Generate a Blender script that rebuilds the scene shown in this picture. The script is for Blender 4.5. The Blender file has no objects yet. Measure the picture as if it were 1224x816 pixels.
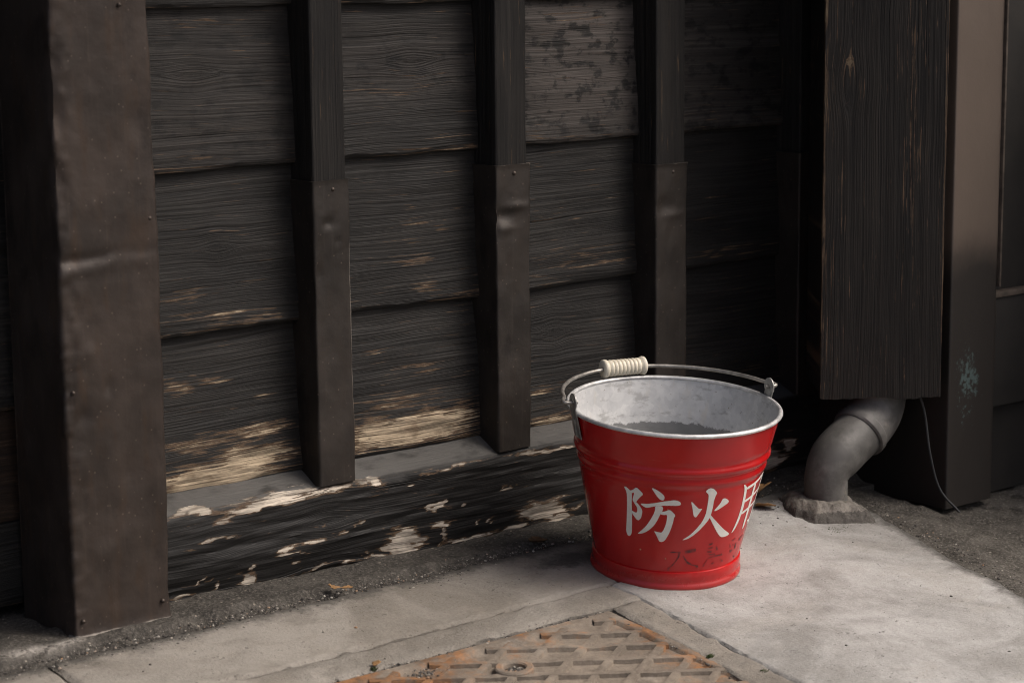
import bpy, bmesh, math, random
import numpy as np
from math import radians, sin, cos, pi
from mathutils import Vector, Matrix

scene = bpy.context.scene
C = scene.collection
R = radians

# ------------------------------------------------------------------ camera
YAW, PITCH, ROLL = R(39.72), R(9.88), R(-.564)
fw = Vector((sin(YAW)*cos(PITCH), cos(YAW)*cos(PITCH), -sin(PITCH)))
rt0 = Vector((cos(YAW), -sin(YAW), 0)); up0 = rt0.cross(fw)
rt = rt0*cos(ROLL)+up0*sin(ROLL); up = up0*cos(ROLL)-rt0*sin(ROLL)
cam_d = bpy.data.cameras.new('camera'); cam = bpy.data.objects.new('camera', cam_d); C.objects.link(cam)
m = Matrix((rt, up, -fw)).transposed().to_4x4(); m.translation = (0, -2.338, .80)
cam.matrix_world = m
cam_d.sensor_width = 36; cam_d.lens = 36*2600/1224
cam_d.clip_start = .05; cam_d.clip_end = 3000
cam_d.dof.use_dof = True; cam_d.dof.focus_distance = 3.02; cam_d.dof.aperture_fstop = 6.3
scene.camera = cam

# ------------------------------------------------------------------ light
SUN_AZ, SUN_EL = R(46), R(52)          # azimuth measured from the wall's outward normal towards +X
sdir = Vector((sin(SUN_AZ)*cos(SUN_EL), -cos(SUN_AZ)*cos(SUN_EL), sin(SUN_EL)))
w = bpy.data.worlds.new('World'); scene.world = w; w.use_nodes = True
nt = w.node_tree
sky = nt.nodes.new('ShaderNodeTexSky'); sky.sky_type = 'NISHITA'; sky.sun_disc = False
sky.sun_elevation = SUN_EL; sky.sun_rotation = math.atan2(sdir.x, sdir.y)
sky.air_density = .6; sky.dust_density = 7.0; sky.ozone_density = .3
bg = nt.nodes['Background']; bg.inputs['Strength'].default_value = .118
nt.links.new(sky.outputs[0], bg.inputs['Color'])
sl = bpy.data.lights.new('sun', 'SUN'); sl.energy = 1.45; sl.angle = R(34); sl.color = (1, .965, .92)
so = bpy.data.objects.new('sun', sl); C.objects.link(so)
so.rotation_euler = (-sdir).to_track_quat('-Z', 'Y').to_euler()
vs = scene.view_settings
vs.view_transform = 'Standard'; vs.look = 'None'; vs.gamma = 1; vs.exposure = .40; vs.use_curve_mapping = False

scene.cycles.use_denoising = True; scene.cycles.denoiser = 'OPENIMAGEDENOISE'; scene.cycles.denoising_input_passes = 'RGB_ALBEDO_NORMAL'; scene.cycles.denoising_prefilter = 'ACCURATE'; scene.cycles.filter_width = 1.05
scene.cycles.max_bounces = 6; scene.cycles.diffuse_bounces = 3; scene.cycles.glossy_bounces = 3

# ------------------------------------------------------------------ helpers
rng = np.random.default_rng(7); random.seed(7)
_lat = rng.random((256, 256))
def vnoise(x, y):
    x = np.asarray(x, float); y = np.asarray(y, float)
    xi = np.floor(x).astype(int); yi = np.floor(y).astype(int); fx = x-xi; fy = y-yi
    fx = fx*fx*(3-2*fx); fy = fy*fy*(3-2*fy)
    a = _lat[xi % 256, yi % 256]; b = _lat[(xi+1) % 256, yi % 256]
    c = _lat[xi % 256, (yi+1) % 256]; d = _lat[(xi+1) % 256, (yi+1) % 256]
    return (a*(1-fx)+b*fx)*(1-fy)+(c*(1-fx)+d*fx)*fy - .5
def fbm(x, y, o=4):
    s = 0; a = 1
    for i in range(o):
        s = s+a*vnoise(np.asarray(x)*2**i+17.3*i, np.asarray(y)*2**i+5.1*i); a *= .5
    return s
def sstep(a, b, x):
    t = np.clip((x-a)/(b-a), 0, 1); return t*t*(3-2*t)
def patches(x, z, L):
    o = np.zeros_like(x)
    x, z = x+.030*fbm(x*28+3, z*110, 4), z+.007*fbm(x*34+9, z*70+5, 4)
    for (cx, cz, rx, rz, a) in L:
        o = np.maximum(o, a*np.exp(-((((x-cx)/rx)**2+((z-cz)/rz)**2)**1.0)*.8))
    return o
def tag(o, label=None, cat=None, group=None, kind=None):
    if label: o['label'] = label
    if cat: o['category'] = cat
    if group: o['group'] = group
    if kind: o['kind'] = kind
    return o
def thing(name, loc, label, cat, group=None):
    o = bpy.data.objects.new(name, None); C.objects.link(o); o.location = loc; o.empty_display_size = .05
    return tag(o, label, cat, group)
def link(name, me, mat, parent=None, base=(0, 0, 0), smooth=True, sharp=35):
    if mat is not None: me.materials.append(mat)
    if smooth:
        me.shade_smooth()
        if sharp: me.set_sharp_from_angle(angle=R(sharp))
    o = bpy.data.objects.new(name, me); C.objects.link(o)
    if parent is not None: o.parent = parent
    return o
def mesh_np(name, V, F, uv=None, attrs=None):
    me = bpy.data.meshes.new(name); me.from_pydata(np.asarray(V, float).tolist(), [], F); me.update()
    if uv is not None:
        idx = np.zeros(len(me.loops), int); me.loops.foreach_get('vertex_index', idx)
        ul = me.uv_layers.new(name='UVMap'); ul.data.foreach_set('uv', np.asarray(uv, float)[idx].ravel())
    for k, a in (attrs or {}).items():
        at = me.attributes.new(k, 'FLOAT', 'POINT'); at.data.foreach_set('value', np.asarray(a, float).ravel())
    return me
def grid_faces(nu, nv, flip=False):
    i = np.arange(nu*nv).reshape(nu, nv)
    q = np.stack([i[:-1, :-1], i[1:, :-1], i[1:, 1:], i[:-1, 1:]], -1).reshape(-1, 4)
    if flip: q = q[:, ::-1]
    return q.tolist()
def slab(name, P, off, mat, parent=None, uv=None, attrs=None, org=(0, 0, 0), flip=False, sharp=35, capped=False):
    """closed slab: P (nu,nv,3) is the dense outer face, `off` the vector to the back"""
    nu, nv = P.shape[:2]; n = nu*nv
    V = P.reshape(-1, 3)-np.array(org)
    F = grid_faces(nu, nv, flip)
    i = np.arange(n).reshape(nu, nv)
    if capped:
        F.append(i[:, -1].tolist()); F.append(i[::-1, 0].tolist()); F.append([int(i[0, 0]), int(i[0, -1]), int(i[-1, -1]), int(i[-1, 0])])
        return link(name, mesh_np(name, V, F, uv.reshape(-1, 2), {k_: a.ravel() for k_, a in (attrs or {}).items()}), mat, parent, sharp=sharp)
    ring = np.concatenate([i[:, 0], i[-1, 1:], i[-2::-1, -1], i[0, -2:0:-1]])
    B = V[ring]+np.array(off); nb = len(ring)
    for k in range(nb):
        a, b = int(ring[k]), int(ring[(k+1) % nb]); q = [a, n+k, n+(k+1) % nb, b]
        F.append(q[::-1] if flip else q)
    F.append(list(range(n, n+nb)) if flip else list(range(n+nb-1, n-1, -1)))
    V = np.concatenate([V, B])
    if uv is not None:
        uv = uv.reshape(-1, 2); uv = np.concatenate([uv, uv[ring]+.004])
    at = {k: np.concatenate([a.ravel(), a.ravel()[ring]]) for k, a in (attrs or {}).items()}
    return link(name, mesh_np(name, V, F, uv, at), mat, parent, sharp=sharp)
def bm_obj(name, bm, mat, parent=None, sharp=35):
    bmesh.ops.recalc_face_normals(bm, faces=bm.faces)
    me = bpy.data.meshes.new(name); bm.to_mesh(me); bm.free()
    return link(name, me, mat, parent, sharp=sharp)
def box(bm, lo, hi, bev=0, seg=2):
    r = bmesh.ops.create_cube(bm, size=1); vs_ = r['verts']
    for v in vs_: v.co = Vector([(lo[k]+hi[k])/2+v.co[k]*(hi[k]-lo[k]) for k in range(3)])
    if bev:
        es = list({e for v in vs_ for e in v.link_edges})
        bmesh.ops.bevel(bm, geom=es, offset=bev, segments=seg, affect='EDGES', profile=.6)
def lathe(prof, seg=96, cap=False):
    n = len(prof); V = []; F = []
    for k in range(seg):
        a = 2*pi*k/seg
        for r_, z in prof: V.append((r_*cos(a), r_*sin(a), z))
    for k in range(seg):
        k2 = (k+1) % seg
        for j in range(n-1): F.append([k*n+j, k2*n+j, k2*n+j+1, k*n+j+1])
    return V, F
def tube(pts, rad, seg=16, cap=True):
    pts = [Vector(p) for p in pts]; n = len(pts); V = []; F = []
    if not hasattr(rad, '__len__'): rad = [rad]*n
    t0 = (pts[1]-pts[0]).normalized(); nrm = t0.orthogonal().normalized()
    for i, p in enumerate(pts):
        t = (pts[min(i+1, n-1)]-pts[max(i-1, 0)]).normalized()
        nrm = (nrm-t*nrm.dot(t)).normalized(); b = t.cross(nrm)
        for k in range(seg):
            a = 2*pi*k/seg; V.append(p+(nrm*cos(a)+b*sin(a))*rad[i])
    for i in range(n-1):
        for k in range(seg):
            k2 = (k+1) % seg; F.append([i*seg+k, i*seg+k2, (i+1)*seg+k2, (i+1)*seg+k])
    if cap: F.append(list(range(seg-1, -1, -1))); F.append([(n-1)*seg+k for k in range(seg)])
    return [tuple(v) for v in V], F
def smooth_path(P, n=8):
    P = [Vector(p) for p in P]; out = []
    Q = [P[0]*2-P[1]]+P+[P[-1]*2-P[-2]]
    for i in range(1, len(Q)-2):
        for k in range(n):
            t = k/n; a, b, c, d = Q[i-1], Q[i], Q[i+1], Q[i+2]
            out.append(.5*((2*b)+(c-a)*t+(2*a-5*b+4*c-d)*t*t+(3*b-a-3*c+d)*t**3))
    out.append(P[-1]); return out

# ------------------------------------------------------------------ materials
class NB:
    def __init__(s, name):
        s.m = bpy.data.materials.new(name); s.m.use_nodes = True; s.t = s.m.node_tree
        s.b = s.t.nodes['Principled BSDF']; s.L = s.t.links.new
    def n(s, ty, **kw):
        nd = s.t.nodes.new(ty)
        for k, v in kw.items(): setattr(nd, k, v)
        return nd
    def put(s, sock, v):
        if isinstance(v, bpy.types.NodeSocket): s.L(v, sock)
        else: sock.default_value = v
    def math(s, op, a, b=0., c=None, clamp=False):
        nd = s.n('ShaderNodeMath', operation=op, use_clamp=clamp)
        s.put(nd.inputs[0], a); s.put(nd.inputs[1], b)
        if c is not None: s.put(nd.inputs[2], c)
        return nd.outputs[0]
    def step(s, x, a, b):
        nd = s.n('ShaderNodeMapRange', interpolation_type='SMOOTHSTEP')
        s.put(nd.inputs[0], x); nd.inputs[1].default_value = a; nd.inputs[2].default_value = b
        return nd.outputs[0]
    def mix(s, f, a, b, mode='MIX'):
        nd = s.n('ShaderNodeMix', data_type='RGBA', blend_type=mode)
        s.put(nd.inputs[0], f)
        for k, v in ((6, a), (7, b)): s.put(nd.inputs[k], (*v, 1) if isinstance(v, tuple) and len(v) == 3 else v)
        return nd.outputs[2]
    def vec(s, src, scale):
        nd = s.n('ShaderNodeMapping'); s.L(src, nd.inputs[0]); nd.inputs['Scale'].default_value = scale; return nd.outputs[0]
    def noise(s, v, scale=1., det=4., rough=.55, dist=0.):
        nd = s.n('ShaderNodeTexNoise'); s.L(v, nd.inputs['Vector']); nd.inputs['Scale'].default_value = scale
        nd.inputs['Detail'].default_value = det; nd.inputs['Roughness'].default_value = rough; nd.inputs['Distortion'].default_value = dist
        return nd.outputs['Fac']
    def voro(s, v, scale, feature='F1'):
        nd = s.n('ShaderNodeTexVoronoi', feature=feature); s.L(v, nd.inputs['Vector']); nd.inputs['Scale'].default_value = scale
        return nd
    def attr(s, name): return s.n('ShaderNodeAttribute', attribute_name=name).outputs['Fac']
    def bump(s, h, strength, dist, prev=None):
        nd = s.n('ShaderNodeBump'); nd.inputs['Strength'].default_value = strength; nd.inputs['Distance'].default_value = dist
        s.L(h, nd.inputs['Height'])
        if prev is not None: s.L(prev, nd.inputs['Normal'])
        return nd.outputs[0]
    def fin(s, col=None, rough=None, nor=None, metal=None, spec=None):
        for k, v in (('Base Color', col), ('Roughness', rough), ('Normal', nor), ('Metallic', metal), ('Specular IOR Level', spec)):
            if v is None: continue
            if k == 'Base Color' and isinstance(v, tuple): v = (*v, 1)
            s.put(s.b.inputs[k], v)
        return s.m

def wood(name, dark, mid, bare=(.40, .32, .22), under=(.105, .066, .038), dusty=(.085, .08, .072), peel=1.0, grain=1.0, rough=.62, streak=1.2):
    """stained weathered wood; UV u runs along the grain in metres; attributes wear / dust / grey"""
    k = NB(name); uv = k.n('ShaderNodeUVMap').outputs[0]
    warp = k.noise(k.vec(uv, (2.6, 7, 1)), 1, 2)
    sep = k.n('ShaderNodeSeparateXYZ'); k.L(uv, sep.inputs[0])
    wn = k.noise(k.vec(uv, (.7, 26, 1)), 1, 2)
    v2 = k.math('ADD', k.math('ADD', sep.outputs[1], k.math('MULTIPLY', k.math('SUBTRACT', warp, .5), .020)), k.math('MULTIPLY', k.math('SUBTRACT', wn, .5), .013))
    cmb = k.n('ShaderNodeCombineXYZ'); k.L(sep.outputs[0], cmb.inputs[0]); k.L(v2, cmb.inputs[1]); cv = cmb.outputs[0]
    fine = k.noise(k.vec(cv, (9, 640, 1)), 1, 3, .6)
    band = k.noise(k.vec(cv, (1.8, 260, 1)), 1, 4, .6)
    big = k.noise(k.vec(uv, (7, 13, 1)), 1, 4)
    ridge = k.math('ADD', k.math('MULTIPLY', band, .65), k.math('MULTIPLY', fine, .35))
    vis = k.noise(k.vec(uv, (4, 22, 1)), 1, 3)
    rr = k.math('MULTIPLY', k.step(ridge, .38, .64), k.step(vis, .25, .65))
    crk = k.step(k.noise(k.vec(cv, (2.2, 130, 1)), 1, 1, .4), .70, .74)
    col = k.mix(rr, dark, mid)
    col = k.mix(k.step(big, .45, .75), col, k.mix(.5, col, mid))
    col = k.mix(k.math('MULTIPLY', crk, .8), col, tuple(x*.35 for x in dark))
    # grey weathering
    grey = k.attr('grey'); gm = k.math('MULTIPLY', grey, k.step(k.noise(k.vec(uv, (30, 46, 1)), 1, 5, .65), .40, .50))
    col = k.mix(gm, col, k.mix(rr, (.055, .047, .041), (.125, .107, .094)))
    # peeling paint
    wear = k.attr('wear')
    pn = k.noise(k.vec(cv, (26, 190, 1)), 1, 6, .68); pn2 = k.noise(k.vec(cv, (7, 380, 1)), 1, 3, .6)
    f = k.math('ADD', wear, k.math('MULTIPLY', k.math('SUBTRACT', k.math('ADD', k.math('MULTIPLY', pn, 2.0-streak), k.math('MULTIPLY', pn2, streak)), 1.0), 1.5*peel))
    m1 = k.step(f, .30, .46); m2 = k.step(f, .52, .62)
    col = k.mix(m1, col, under)
    bn = k.noise(k.vec(cv, (9, 75, 1)), 1, 5, .65)
    bc = k.mix(k.step(bn, .34, .60), tuple(x*.38 for x in bare), tuple(min(x*1.45, .8) for x in bare))
    bc = k.mix(k.step(fine, .48, .66), bc, tuple(x*.33 for x in bare)); bc = k.mix(k.step(k.noise(k.vec(uv, (22, 40, 1)), 1, 4), .5, .68), bc, k.mix(.55, bc, under))
    col = k.mix(m2, col, bc)
    dust = k.math('MULTIPLY', k.attr('dust'), k.step(k.noise(k.vec(uv, (18, 30, 1)), 1, 5), .2, .5))
    col = k.mix(k.math('MULTIPLY', dust, k.math('SUBTRACT', 1., k.math('MULTIPLY', m2, .9))), col, k.mix(big, tuple(x*.7 for x in dusty), tuple(x*1.4 for x in dusty)))
    nor = k.bump(ridge, .75*grain, .0042); nor = k.bump(crk, .5, -.003, nor)
    nor = k.bump(m2, .7, -.0016, nor)
    rg = k.math('ADD', rough, k.math('MULTIPLY', m2, .25), clamp=True)
    return k.fin(col, rg, nor, spec=.35)

def sheet_metal(name, a, b, c):
    k = NB(name); co = k.n('ShaderNodeTexCoord').outputs['Object']
    n1 = k.noise(co, 9, 5, .6); n2 = k.noise(k.vec(co, (60, 60, 14)), 1, 4); n3 = k.noise(co, 160, 3)
    col = k.mix(k.step(n1, .35, .68), a, b)
    col = k.mix(k.math('MULTIPLY', k.step(n2, .5, .72), .6), col, c)
    sp = k.voro(co, 85); col = k.mix(k.math('MULTIPLY', k.step(sp.outputs['Distance'], .13, .05), .55), col, (.16, .125, .10))
    edge = k.attr('wear'); col = k.mix(k.step(k.math('ADD', edge, k.math('MULTIPLY', k.math('SUBTRACT', n2, .5), 1.1)), .5, .9), col, (.30, .27, .235))  # attribute also carries the highlight painted on the post sheaths
    rg = k.math('ADD', .42, k.math('MULTIPLY', n1, .25))
    st = k.noise(k.vec(co, (120, 120, 5)), 1, 4, .65); col = k.mix(k.math('MULTIPLY', k.step(st, .54, .72), .35), col, tuple(x*1.3 for x in b))
    bl = k.noise(k.vec(co, (16, 16, 7)), 1, 5, .7); col = k.mix(k.math('MULTIPLY', k.step(bl, .56, .70), .65), col, tuple(x*.45 for x in a))
    rd = k.n('ShaderNodeTexNoise', noise_type='RIDGED_MULTIFRACTAL'); k.L(co, rd.inputs['Vector']); rd.inputs['Scale'].default_value = 7.; rd.inputs['Detail'].default_value = 3.
    nor = k.bump(k.noise(co, 38, 4), .28, .004); nor = k.bump(n3, .22, .0007, nor); nor = k.bump(rd.outputs['Fac'], .22, .0035, nor)
    return k.fin(col, rg, nor, metal=.35)

def concrete(name, a, b, dirt_shade_col=(.06, .056, .05), rough_amt=1.0, speck=1.0):
    k = NB(name); co = k.n('ShaderNodeTexCoord').outputs['Object']
    n1 = k.noise(co, 4.6, 7, .66, .6); n2 = k.noise(co, 15, 6, .65); n3 = k.noise(co, 260, 3, .6); n4 = k.noise(k.vec(co, (7, 16, 7)), 1, 5, .6, 1.2)
    col = k.mix(k.step(n1, .36, .64), a, b)
    col = k.mix(k.math('MULTIPLY', k.step(k.noise(k.vec(co, (5, 9, 5)), 1, 6, .7, 1.0), .50, .66), .5), col, tuple(x*y for x, y in zip(b, (.78, .74, .68))))
    col = k.mix(k.math('MULTIPLY', k.step(n4, .48, .78), .5), col, tuple(x*.62 for x in a))
    col = k.mix(k.math('MULTIPLY', k.step(n2, .55, .8), .35), col, tuple(min(.8, x*1.25) for x in b))
    col = k.mix(.35, col, k.mix(n3, tuple(x*.45 for x in a), tuple(min(.9, x*1.4) for x in b)))
    vo = k.voro(co, 75); col = k.mix(k.math('MULTIPLY', k.step(vo.outputs['Distance'], .10, .03), .75*speck), col, (.05, .045, .04))
    wob = k.n('ShaderNodeVectorMath', operation='ADD'); k.L(co, wob.inputs[0])
    nz = k.n('ShaderNodeTexNoise'); k.L(co, nz.inputs['Vector']); nz.inputs['Scale'].default_value = 14
    sc_ = k.n('ShaderNodeVectorMath', operation='SCALE'); k.L(nz.outputs['Color'], sc_.inputs[0]); sc_.inputs['Scale'].default_value = .03; k.L(sc_.outputs[0], wob.inputs[1])
    cr = k.voro(wob.outputs[0], 3.6, 'DISTANCE_TO_EDGE')
    crm = k.math('MULTIPLY', k.step(cr.outputs['Distance'], .010, .002), k.step(k.noise(co, 3.1, 3), .50, .62))
    
    pit = k.math('MULTIPLY', k.step(k.noise(co, 150, 2), .64, .72), k.step(n2, .42, .6)); col = k.mix(k.math('MULTIPLY', pit, .55), col, tuple(x*.35 for x in a))
    d = k.attr('dirt'); dm = k.step(k.math('ADD', d, k.math('MULTIPLY', k.math('SUBTRACT', k.noise(co, 42, 6, .7), .5), 1.0)), .25, .75)
    col = k.mix(k.math('MULTIPLY', dm, .9), col, k.mix(n3, tuple(x*.5 for x in dirt_shade_col), tuple(x*1.9 for x in dirt_shade_col)))
    h = k.math('ADD', k.math('MULTIPLY', n3, .4), k.math('MULTIPLY', n2, .6))
    nor = k.bump(h, .55*rough_amt, .004); nor = k.bump(pit, .6, -.0015, nor); nor = k.bump(k.noise(co, 520, 2), .35*rough_amt, .0009, nor)
    return k.fin(col, .9, nor, spec=.25)

def grit(name, a, b, c):
    k = NB(name); co = k.n('ShaderNodeTexCoord').outputs['Object']
    n1 = k.noise(co, 20, 5, .65); n3 = k.noise(co, 230, 4, .7); v = k.voro(co, 170)
    col = k.mix(k.step(n1, .35, .7), a, b); col = k.mix(k.step(n3, .45, .75), col, tuple(x*1.9 for x in b))
    sp = k.n('ShaderNodeSeparateColor'); k.L(v.outputs['Color'], sp.inputs[0])
    col = k.mix(k.math('MULTIPLY', k.step(sp.outputs[0], .955, .96), k.step(v.outputs['Distance'], .34, .2)), col, c)
    pale = k.attr('pale'); col = k.mix(k.math('MULTIPLY', pale, k.step(k.noise(co, 60, 5, .7), .36, .52)), col, (.42, .39, .35))
    nor = k.bump(n3, .8, .004); nor = k.bump(v.outputs['Distance'], .5, .0025, nor)
    return k.fin(col, .93, nor, spec=.2)

def plain(name, col, rough=.6, metal=0., var=.25, scale=40, bump=.1):
    k = NB(name); co = k.n('ShaderNodeTexCoord').outputs['Object']
    n = k.noise(co, scale, 5, .6)
    c = k.mix(k.step(n, .3, .7), tuple(x*(1-var) for x in col), tuple(min(.95, x*(1+var)) for x in col))
    return k.fin(c, k.math('ADD', rough-.08, k.math('MULTIPLY', n, .16)), k.bump(n, bump, .002), metal=metal)

M = {}
M['board'] = wood('stained_board', (.0062, .0057, .0051), (.028, .0254, .0222))
M['sill'] = wood('painted_sill', (.006, .0056, .0052), (.016, .015, .014), bare=(.50, .44, .36), peel=.85, grain=.6, streak=.35, rough=.6, dusty=(.085, .082, .077))
M['post'] = wood('stained_post', (.007, .0062, .0055), (.023, .020, .017))
M['cover'] = wood('cover_plank', (.0075, .006, .0048), (.021, .0165, .0128), bare=(.15, .11, .07))
M['plank_brown'] = wood('brown_plank', (.018, .011, .007), (.05, .028, .016))
M['sheath'] = sheet_metal('copper_sheath', (.026, .0215, .018), (.045, .0365, .030), (.036, .027, .020))
M['clad'] = sheet_metal('pillar_cladding', (.031, .0235, .019), (.055, .041, .033), (.052, .032, .020))
M['nail'] = plain('nail_head', (.07, .055, .045), .5, .6)
M['slab'] = concrete('concrete_slab', (.190, .182, .166), (.425, .418, .402))
M['slab_old'] = concrete('older_slab', (.155, .138, .115), (.315, .292, .258))
M['surround'] = concrete('concrete_surround', (.150, .134, .112), (.31, .288, .255), rough_amt=1.6)
M['rough_cement'] = grit('rough_cement', (.055, .050, .043), (.10, .092, .080), (.25, .23, .2))
M['strip'] = grit('mortar_strip', (.045, .041, .036), (.085, .078, .068), (.26, .23, .19))
M['earth'] = grit('earth', (.035, .032, .028), (.06, .055, .047), (.2, .18, .15))
M['street'] = concrete('street_asphalt', (.05, .05, .05), (.07, .07, .068))
M['zinc'] = None

# bucket materials
k = NB('red_enamel'); co = k.n('ShaderNodeTexCoord').outputs['Object']
n1 = k.noise(co, 14, 4); n2 = k.noise(k.vec(co, (40, 40, 9)), 1, 4); v = k.voro(co, 95)
col = k.mix(k.step(n1, .3, .7), (.40, .006, .008), (.49, .009, .009))
col = k.mix(k.math('MULTIPLY', k.step(n2, .62, .8), .4), col, (.28, .008, .010))
sp = k.n('ShaderNodeSeparateColor'); k.L(v.outputs['Color'], sp.inputs[0])
col = k.mix(k.math('MULTIPLY', k.step(sp.outputs[0], .965, .97), k.step(v.outputs['Distance'], .14, .08)), col, (.55, .36, .24))
sz = k.n('ShaderNodeSeparateXYZ'); k.L(co, sz.inputs[0]); dst = k.math('MULTIPLY', k.step(k.math('ADD', sz.outputs[2], k.math('MULTIPLY', k.noise(co, 30, 5, .7), .05)), .055, .018), .30)
col = k.mix(dst, col, (.20, .085, .07))
scr = k.step(k.noise(k.vec(co, (14, 14, 420)), 1, 3), .72, .76); col = k.mix(k.math('MULTIPLY', scr, .25), col, (.55, .16, .13))
chip = k.math('MULTIPLY', k.attr('wear'), k.step(k.noise(co, 70, 4), .64, .68)); col = k.mix(k.math('MULTIPLY', chip, .6), col, (.42, .10, .06))
M['red'] = k.fin(col, k.math('ADD', k.math('ADD', .10, k.math('MULTIPLY', n2, .24)), k.math('MULTIPLY', dst, .4)), k.bump(k.noise(k.vec(co, (24, 24, 5)), 1, 3), .22, .004), spec=.55)
k = NB('galvanised_steel'); co = k.n('ShaderNodeTexCoord').outputs['Object']
n1 = k.noise(co, 16, 6, .65); n2 = k.noise(k.vec(co, (60, 60, 10)), 1, 5, .6); v = k.voro(co, 130)
sp = k.n('ShaderNodeSeparateColor'); k.L(v.outputs['Color'], sp.inputs[0])
col = k.mix(k.step(n1, .3, .7), (.55, .555, .555), (.80, .80, .785))
col = k.mix(.25, col, k.mix(sp.outputs[0], (.25, .26, .27), (.6, .6, .58)))
col = k.mix(k.math('MULTIPLY', k.step(n2, .56, .75), .55), col, (.62, .58, .50))
n5 = k.noise(k.vec(co, (26, 26, 60)), 1, 6, .7); col = k.mix(k.math('MULTIPLY', k.step(n5, .54, .64), .45), col, (.24, .235, .22)); col = k.mix(k.math('MULTIPLY', k.step(k.noise(co, 110, 4, .7), .66, .70), .8), col, (.13, .10, .055))
wet = k.step(k.math('ADD', k.attr('dirt'), k.math('MULTIPLY', k.math('SUBTRACT', k.noise(co, 60, 5, .7), .5), .75)), .47, .55)
col = k.mix(k.math('MULTIPLY', wet, .88), col, k.mix(n1, (.11, .113, .113), (.20, .20, .195)))
M['zinc'] = k.fin(col, k.math('ADD', .42, k.math('MULTIPLY', n1, .25)), k.bump(n1, .15, .003), metal=.12)
M['rim'] = plain('rim_steel', (.62, .62, .61), .42, .45, .25, 60, .1)
M['wire'] = plain('wire_steel', (.36, .34, .31), .42, .7, .3, 90, .1)
M['ear'] = plain('ear_steel', (.30, .30, .285), .5, .5, .35, 70, .15)
M['grip'] = plain('cream_plastic', (.74, .68, .55), .42, 0, .05, 60, .05)
M['letter'] = plain('white_lettering', (.78, .76, .71), .4, 0, .05, 120, .05)
k = NB('faded_ink'); co = k.n('ShaderNodeTexCoord').outputs['Object']
M['ink'] = k.fin(k.mix(k.step(k.noise(co, 190, 4, .7), .40, .62), (.26, .012, .013), (.035, .014, .016)), .4)
M['pvc'] = None
k = NB('grey_pvc'); co = k.n('ShaderNodeTexCoord').outputs['Object']
n1 = k.noise(co, 18, 5, .65); n2 = k.noise(co, 60, 5, .65)
col = k.mix(k.step(n1, .35, .65), (.070, .067, .062), (.140, .134, .124)); col = k.mix(k.math('MULTIPLY', k.step(n2, .5, .7), .6), col, (.055, .051, .046)); col = k.mix(k.math('MULTIPLY', k.step(n1, .60, .68), .7), col, (.24, .215, .18))
M['pvc'] = k.fin(col, .55, k.bump(n2, .12, .002))
k = NB('rusty_iron'); co = k.n('ShaderNodeTexCoord').outputs['Object']
n1 = k.noise(co, 8, 6, .65); n2 = k.noise(co, 30, 6, .7); n3 = k.noise(co, 210, 4, .7)
col = k.mix(k.step(n2, .3, .7), (.085, .070, .056), (.26, .22, .175))
col = k.mix(k.math('MULTIPLY', k.step(n1, .52, .66), .75), col, (.075, .066, .058))
col = k.mix(k.math('MULTIPLY', k.step(k.noise(co, 12, 6, .7), .56, .68), .6), col, (.33, .30, .26))
col = k.mix(.4, col, k.mix(n3, (.09, .07, .055), (.42, .36, .29)))
ru = k.step(k.math('ADD', k.attr('rust'), k.math('MULTIPLY', k.math('SUBTRACT', k.math('ADD', k.math('MULTIPLY', n1, .6), k.math('MULTIPLY', n2, .5)), .52), 2.8)), .18, .66)
col = k.mix(k.math('MULTIPLY', ru, .8), col, k.mix(k.step(n2, .35, .65), (.095, .052, .028), (.30, .13, .042)))
rust_col = col
M['rust'] = k.fin(col, .82, k.bump(k.math('ADD', n3, n2), .6, .0022), metal=.1, spec=.3)
k = NB('painted_column'); co = k.n('ShaderNodeTexCoord').outputs['Object']
n1 = k.noise(co, 10, 5); n2 = k.noise(co, 70, 5, .7)
col = k.mix(n1, (.085, .064, .050), (.118, .090, .071))
pt = k.step(k.math('ADD', k.attr('wear'), k.math('MULTIPLY', k.math('SUBTRACT', k.noise(co, 95, 6, .8), .5), 3.4)), .75, .92)

lo = k.step(k.math('ADD', k.attr('dirt'), k.math('MULTIPLY', k.math('SUBTRACT', n1, .5), .5)), .3, .7); col = k.mix(lo, col, (.017, .0135, .011)); col = k.mix(pt, col, (.06, .088, .085))  # near-black tone paints the shade on the lower column; flakes go on top
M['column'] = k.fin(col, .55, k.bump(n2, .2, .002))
M['darkwall'] = plain('dark_wall', (.012, .010, .008), .75, 0, .3, 30, .2)
M['trim'] = plain('pale_trim', (.07, .055, .043), .6, 0, .4, 60, .1)
M['leaf'] = plain('dry_leaf', (.27, .15, .06), .8, 0, .5, 60, .2)
M['leaf2'] = plain('dry_leaf_dark', (.13, .075, .035), .8, 0, .5, 60, .2)
M['moss'] = plain('moss', (.055, .075, .022), .9, 0, .5, 200, .2)
M['cable'] = plain('cable_sheath', (.014, .016, .017), .6)

# ------------------------------------------------------------------ the ground
SL = .0916
def gz(x, y): return SL*y
street = mesh_np('street', [(-800, -800, -.25), (800, -800, -.25), (800, 800, -.25), (-800, 800, -.25)], [[0, 1, 2, 3]])
tag(link('street', street, M['street'], smooth=False), kind='structure')
# bed of earth under the paving
bed = []
xs = np.linspace(-.6, 3.6, 60); ys = np.linspace(-1.9, .35, 40); X, Y = np.meshgrid(xs, ys, indexing='ij')
P = np.stack([X, Y, gz(X, Y)-.026+.006*fbm(X*12, Y*12)], -1)
tag(slab('earth_bed', P, (0, 0, -.2), M['earth']), kind='structure')

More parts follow.
